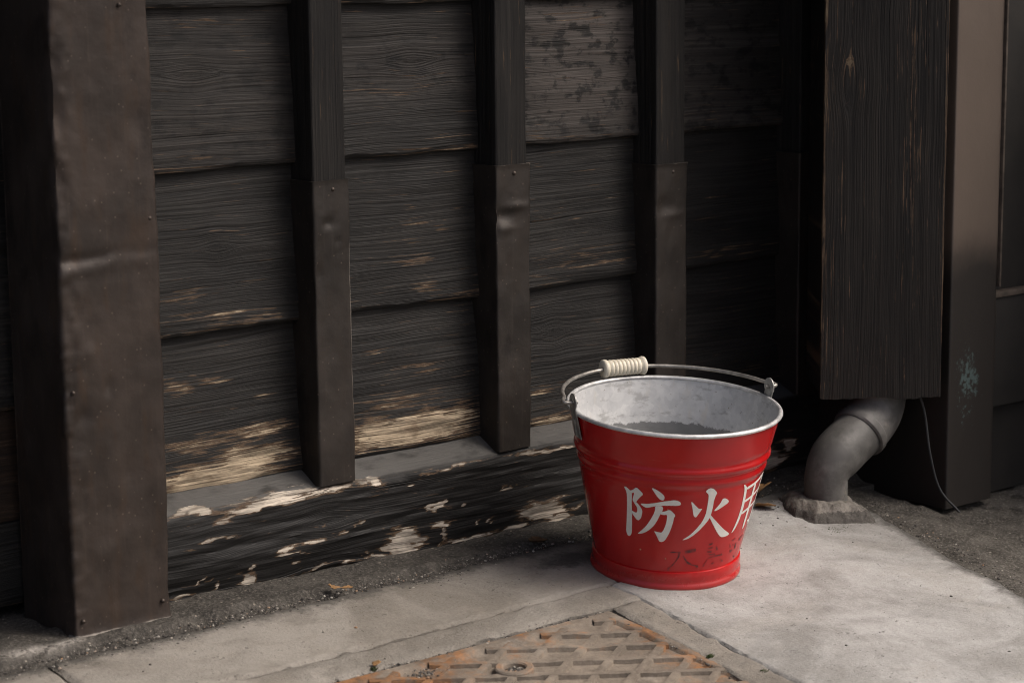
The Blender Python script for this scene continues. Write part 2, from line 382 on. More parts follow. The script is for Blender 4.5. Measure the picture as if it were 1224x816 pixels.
def paving(name, x0, x1, y0, y1, mat, d, lift=0., amp=.0012, rnd=.006, jit=.004, warp=None, dirt_shade_f=None, thick=.05, zf=None):
    nx = max(2, int((x1-x0)/d)); ny = max(2, int((y1-y0)/d))
    X, Y = np.meshgrid(np.linspace(x0, x1, nx), np.linspace(y0, y1, ny), indexing='ij')
    e = np.minimum(np.minimum(X-x0, x1-X), np.minimum(Y-y0, y1-Y))
    jx = jit*fbm(X*22, Y*22, 5)*np.exp(-e/.02); jy = jit*fbm(X*22+40, Y*22+9, 5)*np.exp(-e/.02)
    Z = gz(X, Y)+lift+amp*2*fbm(X*7, Y*7, 3)+amp*.7*fbm(X*60, Y*60, 3)
    eb = np.clip(1-(e+.006*fbm(X*45, Y*45, 4))/rnd, 0, 1); Z = Z-.004*eb**2
    if zf is not None: Z = Z+zf(X, Y)
    dirt = .32*np.exp(-e/.008)
    if dirt_shade_f is not None: dirt = np.maximum(dirt, dirt_shade_f(X, Y))
    Xw, Yw = X+jx, Y+jy
    if warp: Xw, Yw = warp(Xw, Yw)
    return tag(slab(name, np.stack([Xw, Yw, Z], -1), (0, 0, -thick), mat, attrs={'dirt': dirt}), kind='structure')

wallward = lambda X, Y: .62*np.exp(-np.clip(-.095-Y, 0, 9)/.020)+.24*np.exp(-np.clip(-.095-Y, 0, 9)/.10)
# long slab between wall and cover; right-hand slab; surround strips
def d_left(X, Y):
    o = wallward(X, Y)
    o = np.maximum(o, .75*np.exp(-(((X-1.93)/.10)**2+((Y+.15)/.035)**2)))       # bucket's cast shade to its left, painted into the slab colour
    return o
paving('concrete_slab', 1.150, 2.098, -.2495, -.090, M['slab_old'], .0034, dirt_shade_f=d_left)
paving('concrete_slab', .30, 1.1465, -.2495, -.090, M['slab_old'], .006, dirt_shade_f=wallward)
def warp_r(x, y):   # left edge leans, right edge leans
    t = np.clip((-y-.19)/.4, -1.5, 6)
    xl = 1.899; f = np.clip((x-xl)/(2.475-xl), 0, 1)
    return x+(1-f)*(-.025*np.clip((-y-.3)/.25, 0, 3))+f*(-.115*np.clip(t, -.1, 2.2))+f**6*.012*fbm(y*26, y*0+3, 5), y
paving('concrete_slab', 1.899, 2.462, -.82, -.085, M['slab'], .0036, warp=warp_r, zf=lambda X, Y: -.02*((X < 2.103) & (Y > -.2525)), lift=.0006, jit=.0045,
       dirt_shade_f=lambda X, Y: np.maximum(.6*np.exp(-np.clip(-.11-Y, 0, 9)/.02), np.maximum(.62*np.exp(-(2.462-X)/.022)+.25*np.exp(-(2.462-X)/.09), .45*np.exp(-(((X-2.40)/.13)**2+((Y+.17)/.05)**2))))+.18*np.exp(-np.clip(-.1-Y, 0, 9)/.12))
paving('concrete_slab', 1.70, 2.35, -1.75, -.826, M['slab'], .012)
paving('concrete_surround', .62, 1.9, -.3135, -.2535, M['surround'], .0032, jit=.008, rnd=.010, lift=.001, amp=.0022)
def warp_s(x, y):
    f = (x-1.8415)/(1.897-1.8415); return x-.0*f-.024*np.clip((-y-.32)/.25, 0, 3), y
paving('concrete_surround', 1.8455, 1.897, -.82, -.317, M['surround'], .0032, jit=.006, rnd=.008, lift=.001, amp=.0026, warp=warp_s)
paving('concrete_slab', .30, .95, -1.7, -.317, M['slab'], .012)
paving('concrete_slab', .96, 1.69, -1.75, -.99, M['slab'], .012)

# gritty mortar strip along the foot of the wall
xs = np.linspace(.5, 2.66, 620); ys = np.linspace(-.118, .26, 96); X, Y = np.meshgrid(xs, ys, indexing='ij')
edge = -.099+.010*fbm(X*9, X*0+3, 4)+.006*fbm(X*40, X*0+8, 3)
topy = edge+.034
t = sstep(0, 1, (Y-edge)/(.034))
lift = .015*(1-sstep(1.35, 1.95, X))+.006
Z = gz(X, Y)*(1-t)+(-.0005)*t+ t*lift*0
Z = gz(X, edge)-.012+t*(gz(X, edge)*-1+.012+(-.004)+.006*(1-sstep(1.4, 2.0, X)))
Z = np.where(Y > topy, Z-.0015, Z)+.0045*fbm(X*32, Y*32, 5)*(.35+t*.65)
Z = Z-np.clip((Y-.005)/.02, 0, 1)*.004
pale = np.exp(-(((X-1.150)/.045)**2+((Y+.058)/.012)**2)*.9)+.9*np.exp(-(((X-1.195)/.02)**2+((Y+.055)/.008)**2))
tag(slab('mortar_strip', np.stack([X, Y, Z], -1), (0, 0, -.08), M['strip'], attrs={'pale': np.clip(pale, 0, 1)}), kind='structure')
# rough cement beyond the slab's right edge
xs = np.linspace(2.20, 3.5, 260); ys = np.linspace(-1.2, .10, 240); X, Y = np.meshgrid(xs, ys, indexing='ij')
Z = gz(X, Y)-.011+.006*fbm(X*14, Y*14, 5)+.004*fbm(X*60, Y*60, 3)-.012*sstep(2.56, 2.60, X)*sstep(-.50, -.42, Y)
tag(slab('cement_verge', np.stack([X, Y, Z], -1), (0, 0, -.08), M['rough_cement'], attrs={'pale': X*0}), kind='structure')

# ------------------------------------------------------------------ iron access cover
cv = thing('access_cover', (1.54, -.62, gz(0, -.62)), 'rusty square iron access cover with diamond ribs set in the paving', 'drain cover')
cx0, cx1, cy0, cy1 = 1.24, 1.838, -.95, -.3175; co_ = np.array(cv.location)
X, Y = np.meshgrid(np.linspace(cx0, cx1, 170), np.linspace(cy0, cy1, 170), indexing='ij')
e = np.minimum(np.minimum(X-cx0, cx1-X), np.minimum(Y-cy0, cy1-Y))
Z = gz(X, Y)-.0072+.0012*fbm(X*20, Y*20, 4)+.0048*(1-sstep(.013, .017, e))
rust = .62*np.exp(-e/.030)*(.5+1.4*fbm(X*18, Y*18, 3))+.5*np.exp(-(((X-1.50)/.09)**2+((Y+.36)/.04)**2))+.25*np.exp(-(((X-1.80)/.05)**2+((Y+.52)/.1)**2))
slab('plate', np.stack([X, Y, Z], -1), (0, 0, -.02), M['rust'], cv, attrs={'rust': rust}, org=co_)
def rib(px, py, qx, qy, hh):
    a = np.array([px, py]); b = np.array([qx, qy]); L = np.linalg.norm(b-a); t = (b-a)/L; nn = np.array([-t[1], t[0]]); n = max(3, int(L/.008))
    prof = [(-.0058, -.0115), (-.0046, hh), (-.0015, hh+.0003), (.0015, hh+.0003), (.0046, hh), (.0058, -.0115)]
    V = []; F = []; ru = []
    for i in range(n+1):
        c = a+(b-a)*i/n
        for j, (o, z) in enumerate(prof):
            q = c+nn*o+nn*.0012*float(fbm(c[0]*40+j, c[1]*40, 2)); V.append((q[0]-co_[0], q[1]-co_[1], gz(0, q[1])+z+(.0024*float(fbm(q[0]*34, q[1]*34, 4)) if z > -.005 else 0)-co_[2]))
            ee = min(q[0]-cx0, cx1-q[0], q[1]-cy0, cy1-q[1]); ru.append(.62*math.exp(-max(ee, 0)/.03)+.45*math.exp(-(((q[0]-1.50)/.09)**2+((q[1]+.36)/.04)**2)))
    for i in range(n):
        for j in range(5): F.append([i*6+j, (i+1)*6+j, (i+1)*6+j+1, i*6+j+1])
    link('rib', mesh_np('rib', V, F, None, {'rust': ru}), M['rust'], cv, sharp=40)
ix0, ix1, iy0, iy1 = cx0+.015, cx1-.015, cy0+.015, cy1-.015
def clip_line(s_, c_):      # y = s x + c clipped to the inner rectangle
    pts = []
    for x in (ix0, ix1):
        y = s_*x+c_
        if iy0 <= y <= iy1: pts.append((x, y))
    for y in (iy0, iy1):
        x = (y-c_)/s_
        if ix0 < x < ix1: pts.append((x, y))
    pts.sort(); return pts
for s_, c0, hh in ((.545, -1.334, -.0026), (-.545, .538+.012, -.0022)):
    for i in range(-24, 25):
        p = clip_line(s_, c0+i*.0485)
        if len(p) == 2 and math.dist(*p) > .02: rib(*p[0], *p[1], hh)
# lifting eye, packed with dirt
for (lx, ly, rr) in ((1.607, -.402, .026),):
    V, F = lathe([(rr, -.012), (rr, -.0005), (rr-.002, .0012), (rr-.009, .0012), (rr-.011, -.0005), (rr-.011, -.006)], 40)
    V = [(x*1.0+lx-co_[0], y*.8+ly-co_[1], z+gz(0, ly+y)-co_[2]+.0004) for x, y, z in V]
    link('lifting_eye', mesh_np('lifting_eye', V, F, None, {'rust': [.2]*len(V)}), M['rust'], cv)

# ------------------------------------------------------------------ wooden wall
wall = thing('plank_wall', (1.97, .06, 0), 'dark weathered clapboard wall with upright posts on a peeling black sill', 'wall')
WO = np.array(wall.location)
WEAR = {'11': [(1.548, .583, .01, .0044, .5), (1.503, .73, .077, .0107, .35)],
'12': [(1.482,.37,.045,.0111,.7),(1.513,.341,.066,.0101,.8),(1.579,.332,.054,.0091,.8),(1.477,.393,.032,.0066,.4),(1.58,.377,.027,.0057,.4),(1.556,.447,.026,.0045,.4)],
'13': [(1.511,.12,.094,.0206,1.3),(1.572,.142,.068,.0139,.9),(1.587,.178,.062,.0093,.7),(1.464,.249,.023,.009,.6),(1.516,.254,.04,.0068,.45),(1.588,.221,.027,.0046,.5),(1.478,.109,.053,.0068,1),(1.493,.171,.059,.0114,.6)],
'21': [(1.817,.622,.037,.0046,.6),(1.869,.643,.018,.0035,.7),(1.839,.625,.059,.007,.4),(1.912,.566,.023,.0048,.4)],
'22': [(1.863,.384,.03,.0084,.8),(1.878,.347,.027,.0097,.8),(1.857,.439,.038,.0095,.5),(1.85,.461,.022,.0047,.6),(1.819,.412,.045,.0059,.4),(1.909,.422,.031,.006,.4)],
'23': [(1.843,.141,.1,.0196,1.4),(1.889,.149,.062,.0148,1.0),(1.784,.158,.037,.0169,.7),(1.814,.184,.076,.0121,.5),(1.875,.225,.046,.0061,.4),(1.794,.26,.037,.0048,.4),(1.769,.14,.029,.0072,.8)],
'31': [(2.151,.72,.05,.0074,.5)], '32': [(2.183,.367,.087,.0128,.6),(2.166,.349,.104,.0089,.6),(2.116,.424,.05,.0126,.35)],
'33': [(2.113,.117,.051,.0104,.7),(2.097,.165,.042,.0064,.45)], '41': [(2.449,.563,.047,.0105,.4)], '42': [(2.489,.339,.097,.0109,.55)]}
WEAR = {k_: [(x*.9735, .8+(z-.8)*.9735, rx*.9735, rz_*.9735, a) for x, z, rx, rz_, a in L] for k_, L in WEAR.items()}
SILL = [(1.416,.111,.028,.0043,1.0),(1.528,.106,.047,.0062,1.0),(1.488,.101,.029,.0049,1.0),(1.454,.094,.02,.0034,1.0),(1.629,.109,.033,.0025,1.0),(1.442,.072,.025,.0019,1.0),(1.552,.04,.015,.0035,1.2),(1.561,.03,.016,.002,1.0),(1.597,.043,.021,.0035,1.0),(1.642,.048,.009,.002,1.0),(1.665,.055,.005,.0021,1.0),(1.497,.026,.005,.0022,1.2),(1.495,.006,.011,.0099,1.4),(1.533,-.002,.012,.002,1.0),(1.583,-.004,.018,.0025,1.0),(1.61,-.003,.018,.002,1.0),(1.414,.021,.003,.0044,1.0),(1.445,.007,.003,.0061,1.0),(1.433,.017,.005,.002,1.0),(1.4,.001,.017,.0019,1.0),(1.651,-.004,.009,.0031,1.0),(1.678,.005,.004,.0039,1.0),(1.618,.058,.012,.0013,1.0),(1.581,.016,.009,.0015,1.0),(1.743,.013,.024,.0168,1.5),(1.677,.107,.022,.0027,1.0),(1.693,.108,.008,.0037,1.2),(1.822,.107,.058,.0022,1.0),(1.977,.106,.044,.0023,1.0),(2.028,.102,.03,.0023,1.0),(1.798,.054,.006,.0049,1.3),(1.852,.051,.006,.0019,1.2),(1.814,.026,.012,.005,1.0),(1.755,.093,.006,.0016,1.0),(1.998,.015,.041,.0143,1.1),(2.031,.0,.022,.0072,1.0),(2.064,.014,.015,.0029,1.0),(1.946,-.002,.022,.004,1.0),(1.872,.001,.046,.0028,1.0),(1.687,-.001,.029,.0022,1.0),(1.81,.012,.004,.0096,1.0),(1.666,.055,.004,.0027,1.0),(1.897,.02,.005,.0028,1.0),(1.869,.021,.004,.0022,1.0),(1.937,.058,.014,.0011,1.0),(2.463,.085,.012,.012,.8),(2.483,.014,.03,.016,1.1),(2.512,.037,.018,.011,1.0),(2.45,.05,.01,.006,.9),(2.40,.07,.01,.008,.9)]

def knots(U, V, L):
    V = V.copy(); st = 1.6+2.8*((len(L)*7.31+(L[0][0] if L else 0)*53.7) % 1)
    for (ku, kv, r_) in L:
        d = V-kv; V = V+np.exp(-((U-ku)/(r_*st))**2)*np.sign(d)*r_*1.0*np.exp(-np.abs(d)/(r_*2.2))*-1
    return V
KN0 = {'11': [(1.50, .66, .010)], '12': [(1.53, .43, .009)], '13': [(1.48, .21, .011)], '21': [(1.86, .665, .012)], '22': [(1.83, .49, .009)],
      '23': [(1.86, .24, .010)], '33': [(2.12, .25, .010)], '31': [(2.2, .63, .01)]}
KN = {k_: [(a*.9735, .8+(b_-.8)*.9735, c_) for a, b_, c_ in L] for k_, L in KN0.items() if k_ in ('11', '12', '21', '33')}
def board(b, r_, x0, x1, z0, z1, mat='board', yb=.041, yt=.055, d=.0042, lift=0):
    nu = int((x1-x0)/d); nv = int((z1-z0)/d)
    X, Z = np.meshgrid(np.linspace(x0, x1, nu), np.linspace(0, 1, nv), indexing='ij')
    zb = z0+.0035*fbm(X*14+b*3, X*0+r_, 5); Zw = zb+(z1-zb)*Z
    Y = yb+(yt-yb)*Z+.0035*fbm(X*4+b*7, Zw*9+r_*3, 3)+.0016*fbm(X*8+b, Zw*80, 3)
    rnd_ = np.clip(1-(Zw-zb)/.004, 0, 1); Y = Y+.003*rnd_**2
    key = '%d%d' % (b, r_); Lk = WEAR.get(key, [])
    wear = patches(X, Zw, Lk)*(1. if r_ == 3 else .53)
    wear = np.maximum(wear, .30*np.exp(-(Zw-zb)/.014)*(.6+1.2*np.clip(fbm(X*9, X*0+r_+b, 2), -.5, .5)))
    grey = X*0
    if key == '31': grey = .95*np.exp(-(((X-2.15)/.16)**4+((Zw-.66)/.12)**4))
    elif key == '41': grey = .35+X*0
    elif key == '21': grey = .30*np.exp(-((Zw-.66)/.05)**2)
    elif r_ == 1: grey = .18+X*0
    ou, ov = b*3.17+r_*.7, b*.61+r_*1.37
    Vc = knots(X, Zw, KN.get(key, []))
    uv = np.stack([X+ou, Vc+ov], -1)
    o = slab('board', np.stack([X, Y, Zw], -1), (0, .018, 0), M[mat], wall, uv, {'wear': wear, 'grey': grey, 'dust': X*0}, WO)
    return o
bays = [(1, 1.335, 1.644), (2, 1.646, 1.949), (3, 1.951, 2.259), (4, 2.261, 2.62)]
rows = [(3, .1305, .338), (2, .3335, .551), (1, .5425, .758), (0, .748, .968), (-1, .958, 1.18), (-2, 1.17, 1.39), (-3, 1.38, 1.60), (-4, 1.59, 1.82), (-5, 1.81, 2.04)]
for b, x0, x1 in bays:
    for r_, z0, z1 in rows: board(b, r_, x0, x1, z0, z1, d=.0042 if r_ >= 0 else .02)
# bay left of the clad pillar: recessed planks
for r_, z0, z1, mat in ((3, .012, .118, 'board'), (2, .118, .262, 'plank_brown'), (1, .258, .47, 'board'), (0, .46, .70, 'board'), (-1, .69, .95, 'board'), (-2, .94, 1.3, 'board'), (-3, 1.29, 1.65, 'board'), (-4, 1.64, 2.04, 'board')):
    board(0, r_, .55, 1.25, z0, z1, mat, yb=.088 if r_ == 3 else .098, yt=.090 if r_ == 3 else .108, d=.006 if r_ >= 0 else .03)
bm = bmesh.new(); box(bm, (.3-WO[0], .165-WO[1], -.05), (2.75-WO[0], .20-WO[1], 2.2)); bm_obj('backing', bm, M['darkwall'], wall)

# sill beam: one grid wrapped over front and top
prof = [(.020, -.012)]+[(0, z) for z in np.linspace(-.006, .104, 44)]+[(.0012, .1085), (.004, .111), (.0075, .1122)]+[(y, .1125+.48*(y-.0075)) for y in np.linspace(.012, .062, 20)]
prof = np.array(prof); x0, x1 = 1.335, 2.665; nu = 470
U = np.linspace(x0, x1, nu)[:, None]+0*prof[:, 0][None]; Yp = prof[:, 0][None]+0*U; Zp = prof[:, 1][None]+0*U
s_ = np.concatenate([[0], np.cumsum(np.hypot(*np.diff(prof, axis=0).T))])[None]+0*U-.03
front = 1-sstep(.001, .008, Yp)
low = np.clip(1-(Zp+.006)/.03, 0, 1)*front
Zb = Zp+low*(.010*fbm(U*11, U*0+2, 5)+.005*np.sin(U*5))
Yb = Yp+front*(.0045*fbm(U*5, Zp*25, 4)+.0022*fbm(U*14, Zp*160, 3)+.004*low)
Zb = Zb+(1-front)*.0018*fbm(U*18, Yp*30, 3)
edge_ = np.exp(-((Zp-.108)/.006)**2)*np.exp(-(Yp/.006)**2); Zb = Zb-edge_*.006*np.clip(fbm(U*17, U*0+31, 5)+.15, 0, 1); Yb = Yb+edge_*.006*np.clip(fbm(U*15, U*0+11, 5)+.1, 0, 1)
wv = patches(U, Zp, SILL)*np.where(Yp < .02, 1, 0)
wv = np.maximum(wv, .75*np.exp(-(((U-1.56)/.12)**2))*np.exp(-((Yp-.004)/.012)**2)*(Zp > .1))
wv = np.maximum(wv, .30*np.exp(-np.abs(Zp-.06)/.06)*np.clip(fbm(U*6, Zp*20, 3)*1.5, 0, 1)*front)
wv = np.maximum(wv, .5*(np.exp(-(((U-1.62)/.05)**2+((Yp-.06)/.008)**2))+np.exp(-(((U-1.80)/.06)**2+((Yp-.10)/.01)**2)))*(Zp > .1))
uvs = np.stack([U+7.7, knots(U, s_, [(1.62, .06, .012), (1.45, .07, .008)])], -1)
slab('sill_beam', np.stack([U, Yb, Zb], -1), (0, .03, -.03), M['sill'], wall, uvs, {'wear': wv, 'dust': np.clip(1-front, 0, 1), 'grey': U*0}, WO)

# posts
def wrap(name, x0, x1, yf, yb, z0, z1, mat, parent, disp, d=.004, rad=.004, wear_glint_f=None, uvo=(0, 0), grainz=True, org=WO, lipf=None):
    """three-sided skin (left side, front, right side) with rounded corners; closed by slab() backwards"""
    path = []; nrm = []
    n1 = max(2, int((yb-yf-rad)/d))
    for y in np.linspace(yb, yf+rad, n1): path.append((x0, y)); nrm.append((-1, 0))
    for a in np.linspace(0, pi/2, 5)[1:-1]: path.append((x0+rad-rad*cos(a), yf+rad-rad*sin(a))); nrm.append((-cos(a), -sin(a)))
    n2 = max(2, int((x1-x0-2*rad)/d))
    for x in np.linspace(x0+rad, x1-rad, n2): path.append((x, yf)); nrm.append((0, -1))
    for a in np.linspace(0, pi/2, 5)[1:-1]: path.append((x1-rad+rad*sin(a), yf+rad-rad*cos(a))); nrm.append((sin(a), -cos(a)))
    for y in np.linspace(yf+rad, yb, n1): path.append((x1, y)); nrm.append((1, 0))
    path = np.array(path); nrm = np.array(nrm); s = np.concatenate([[0], np.cumsum(np.hypot(*np.diff(path, axis=0).T))])
    nz = max(2, int((z1-z0)/d)); zz = np.linspace(z0, z1, nz)
    S, Zg = np.meshgrid(s, zz, indexing='ij'); PX = path[:, 0][:, None]+0*Zg; PY = path[:, 1][:, None]+0*Zg
    D = disp(S, Zg, PX, PY)
    X = PX+nrm[:, 0][:, None]*D; Y = PY+nrm[:, 1][:, None]*D
    if lipf is not None: Zg = lipf(S, Zg, PX, PY)
    wr = wear_glint_f(S, Zg, PX, PY) if wear_glint_f else Zg*0
    uv = np.stack([Zg+uvo[0], S+uvo[1]], -1)
    return slab(name, np.stack([X, Y, Zg], -1), (0, .0, 0), mat, parent, uv, {'wear': wr, 'grey': Zg*0, 'dust': Zg*0}, org, flip=False, capped=True)
def dents(S, Z, L):
    o = S*0
    for (a, b, ra, rb, h) in L: o = o+h*np.exp(-(((S-a)/ra)**2+((Z-b)/rb)**2))
    return o
def nail(x, y, z, parent, r_=.0028):
    V, F = lathe([(0.0001, -.0016), (r_*.6, -.0012), (r_, 0), (r_, .002)], 12)
    V = [(vx+x-WO[0], vz+y-WO[1], vy+z-WO[2]) for vx, vy, vz in V]
    link('nail', mesh_np('nail', V, F), M['nail'], parent)
PX0 = [(1.6075, 1.6665, .521), (1.9165, 1.9785, .521), (2.2235, 2.2885, .502), (2.535, 2.598, .50)]
for i, (a, b, zt) in enumerate(PX0):
    p = wrap('post', a+.003, b-.003, .0032, .062, .113, 2.05, M['post'], wall,
             lambda S, Z, X, Y: .0008*fbm(S*220, Z*5+i, 3)+.0006*fbm(S*30, Z*10, 2)-.007*(Z < zt-.008), d=.0045, rad=.003, uvo=(i*2.3, i*.9))
    dl = [[(.145, .465, .007, .006, -.0035), (.16, .44, .004, .005, -.002), (.131, .40, .004, .012, -.002)],
          [(.135, .45, .02, .010, -.005), (.16, .462, .02, .006, .003), (.14, .432, .02, .006, .002), (.125, .44, .004, .02, -.003)],
          [(.14, .44, .02, .012, -.003), (.16, .425, .02, .006, .002)], [(.15, .30, .01, .03, -.002)]][i]
    def dsp(S, Z, X, Y, i=i, dl=dl, zt=zt):
        return .0022*fbm(S*16+i*5, Z*11, 3)+.0010*fbm(S*55, Z*30+i, 3)+dents(S+.0635, Z, dl)+.0010*np.exp(-((Z-zt)/.003)**2)
    def wf(S, Z, X, Y, i=i, b=b):
        e = np.exp(-((X-b)/.0035)**2)*np.exp(-np.clip(Y-.002, 0, 1)/.006)  # painted highlight down the sheath's right edge, strongest on the first post
        return e*({0: 1.0*sstep(.13, .2, Z)*(1-sstep(.43, .46, Z)), 1: .25, 2: .3, 3: .6}[i])+.5*np.exp(-((Z-zt)/.0022)**2)
    if i < 4:
        wrap('metal_sheath', a, b, .0, .0605, .1135, zt, M['sheath'], p, dsp, d=.0034, rad=.0035, wear_glint_f=wf, uvo=(0, 0))
        for (nx, nz) in (((a+b)/2+.002, zt-.012),): nail(nx, -.001, nz, p)

# clad corner pillar left of the boards
def dsp(S, Z, X, Y):
    # corner crumple along the front-left edge, a buckled ring at z=.45, large waves
    el = np.exp(-((S-.128)/.010)**2)
    o = .0030*fbm(S*9, Z*5, 3)+.0012*fbm(S*38, Z*26, 3)
    o = o+el*(0.0062*fbm(Z*30, Z*0+2, 5)-.001)+.004*np.exp(-((S-.140)/.012)**2)*fbm(Z*38+7, S*60, 3)
    zc = .450+.05*(S-.13)+.010*fbm(S*22, S*0+6, 3)
    fr = sstep(.12, .135, S)*(1-sstep(.255, .27, S))
    o = o+.38*fr*(.4+1.6*np.clip(fbm(S*30, Z*0+4, 3)+.5, 0, 1))*(-.0042*np.exp(-((Z-zc-.008)/.006)**2)+.0034*np.exp(-((Z-zc+.006)/.008)**2)+.0012*np.exp(-((Z-zc+.03)/.012)**2))
    o = o+dents(S, Z, [(.185, .30, .006, .012, -.003), (.16, .345, .008, .012, .0025), (.15, .27, .01, .012, -.003), (.21, .19, .015, .02, -.002), (.235, .62, .012, .02, -.002), (.175, .52, .003, .008, .002), (.17, .10, .02, .015, .0016)])
    er = np.exp(-((S-.2635)/.006)**2); o = o+er*.0025*fbm(Z*18, Z*0+9, 4)
    o = o+.0035*np.exp(-(Z+.004)/.006)*(Y < -.02)
    return o
def wfp(S, Z, X, Y):
    return np.clip(1.6*np.exp(-((Z+.004)/.004)**2)*(Y < -.03)+.30*np.exp(-((S-.2635)/.0025)**2)+.18*np.exp(-((S-.128)/.003)**2), 0, 1)
pil = wrap('corner_pillar', 1.2230, 1.3340, -.0350, .150, .004, 2.05, M['post'], wall, lambda S, Z, X, Y: 0*S, d=.02, rad=.003, uvo=(11, 3))
wrap('metal_cladding', 1.2110, 1.3460, -.0480, .0805, -.0045, 2.03, M['clad'], pil, dsp, d=.0036, rad=.005, wear_glint_f=wfp)
for nx, nz in ((1.222, .018), (1.333, .022), (1.305, .755), (1.225, .78), (1.335, .50), (1.222, .30)): nail(nx, -.0495, nz, pil, .0026)
# unseen eave, added above the wall to cut down the sky light
bm = bmesh.new(); box(bm, (-.6-WO[0], -.75-WO[1], 2.06), (3.6-WO[0], .25-WO[1], 2.10)); bm_obj('added_eave', bm, M['plank_brown'], wall)

# ------------------------------------------------------------------ neighbouring wall with column
nb = thing('neighbouring_wall', (2.66, -.24, gz(0, -.24)), 'dark wall with brown painted column and flaking teal paint beside the downpipe cover', 'wall')
NO = np.array(nb.location)
def wc(S, Z, X, Y): return .30*np.exp(-(((X-2.635)/.05)**2+((Z-.17)/.10)**2))+.40*np.exp(-(((X-2.625)/.025)**2+((Z-.19)/.05)**2))+.40*np.exp(-(((X-2.65)/.03)**2+((Z-.165)/.022)**2))+.3*np.exp(-(((X-2.63)/.04)**2+((Z-.11)/.05)**2))
col_o = wrap('column', 2.589, 2.700, -.262, .15, -.035, 2.05, M['column'], nb, lambda S, Z, X, Y: .001*fbm(S*20, Z*8, 3), d=.006, rad=.003, wear_glint_f=wc, org=NO)
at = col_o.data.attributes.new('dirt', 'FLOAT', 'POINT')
zz = np.array([v_.co.z for v_ in col_o.data.vertices])+NO[2]; at.data.foreach_set('value', 1.0*(1-sstep(.20, .52, zz)))  # shade painted into the column colour, fading out upwards
bm = bmesh.new(); box(bm, (2.7005-NO[0], -.225-NO[1], -.04-NO[2]), (3.6-NO[0], .15-NO[1], 2.05)); bm_obj('wall_face', bm, M['darkwall'], nb)
for lo, hi in (((2.7005, -.246, .278), (3.2, -.2255, .2865)), ((2.7005, -.246, .108), (2.7085, -.2255, .2765))):
    bm = bmesh.new(); box(bm, np.array(lo)-NO, np.array(hi)-NO, .001); bm_obj('panel_trim', bm, M['trim'], nb)
bm = bmesh.new(); box(bm, np.array((2.709, -.243, .104))-NO, np.array((3.2, -.2256, .2775))-NO, .002); bm_obj('panel', bm, M['darkwall'], nb)
bm = bmesh.new(); box(bm, np.array((2.6995, -.2665, .30))-NO, np.array((2.7035, -.2255, 2.05))-NO, .0005); bm_obj('edge_bead', bm, M['trim'], nb)
# unseen plank screen, added right of the frame to shade column and corner
scr = thing('added_shade_screen', (2.98, -.45, gz(0, -.45)-.03), 'added unseen plank screen shading the column and right-hand corner', 'screen')
for i in range(4):
    bm = bmesh.new(); box(bm, (-.012, -.215+i*.1075, 0), (.012, -.111+i*.1075, .92), .002); bm_obj('plank', bm, M['darkwall'], scr)
bm = bmesh.new(); box(bm, (.0125, -.215, .70), (.035, .215, .76), .002); bm_obj('rail', bm, M['darkwall'], scr)

# ------------------------------------------------------------------ downpipe, its wooden cover and mortar collar
fh = np.array([sin(YAW), cos(YAW), 0]); lt = np.array([cos(YAW), -sin(YAW), 0])
P0 = np.array([2.402, -.184, .0])
PT = P0+fh*.085+lt*.091
pipe = thing('drain_pipe', tuple(P0), 'grey plastic drain pipe with double elbow entering the mortar collar', 'pipe')
def pth(a): return [tuple(P0*0+fh*.085*s+lt*.091*s+np.array([0, 0, z])) for s, z in a]
low = smooth_path(pth([(0, -.012), (0, .018), (.01, .036), (.11, .054), (.32, .070), (.55, .084), (.74, .097)]), 7)
n = len(low); rad = [.0350]*n
for i in range(n): rad[i] = .0325+.0065*float(sstep(.26, .62, i/n))
V, F = tube(low, rad, 36); o1 = link('lower_elbow', mesh_np('lower_elbow', V, F), M['pvc'], pipe)
upp = smooth_path(pth([(.62, .088), (.80, .102), (.93, .118), (.99, .138), (1, .165), (1, .21), (1, .40), (1, .9), (1, 2.0)]), 7)
n = len(upp); rad = [(.0435 if i < 2 else .0425) if i < 32 else .040 for i in range(n)]
V, F = tube(upp, rad, 36); link('upper_elbow', mesh_np('upper_elbow', V, F), M['pvc'], pipe)
ringp = pth([(.60, .0865), (.615, .0877), (.69, .093), (.705, .0942)])
V, F = tube(ringp, [.041, .0437, .0440, .0426], 36); link('socket_ring', mesh_np('socket_ring', V, F), M['pvc'], pipe)

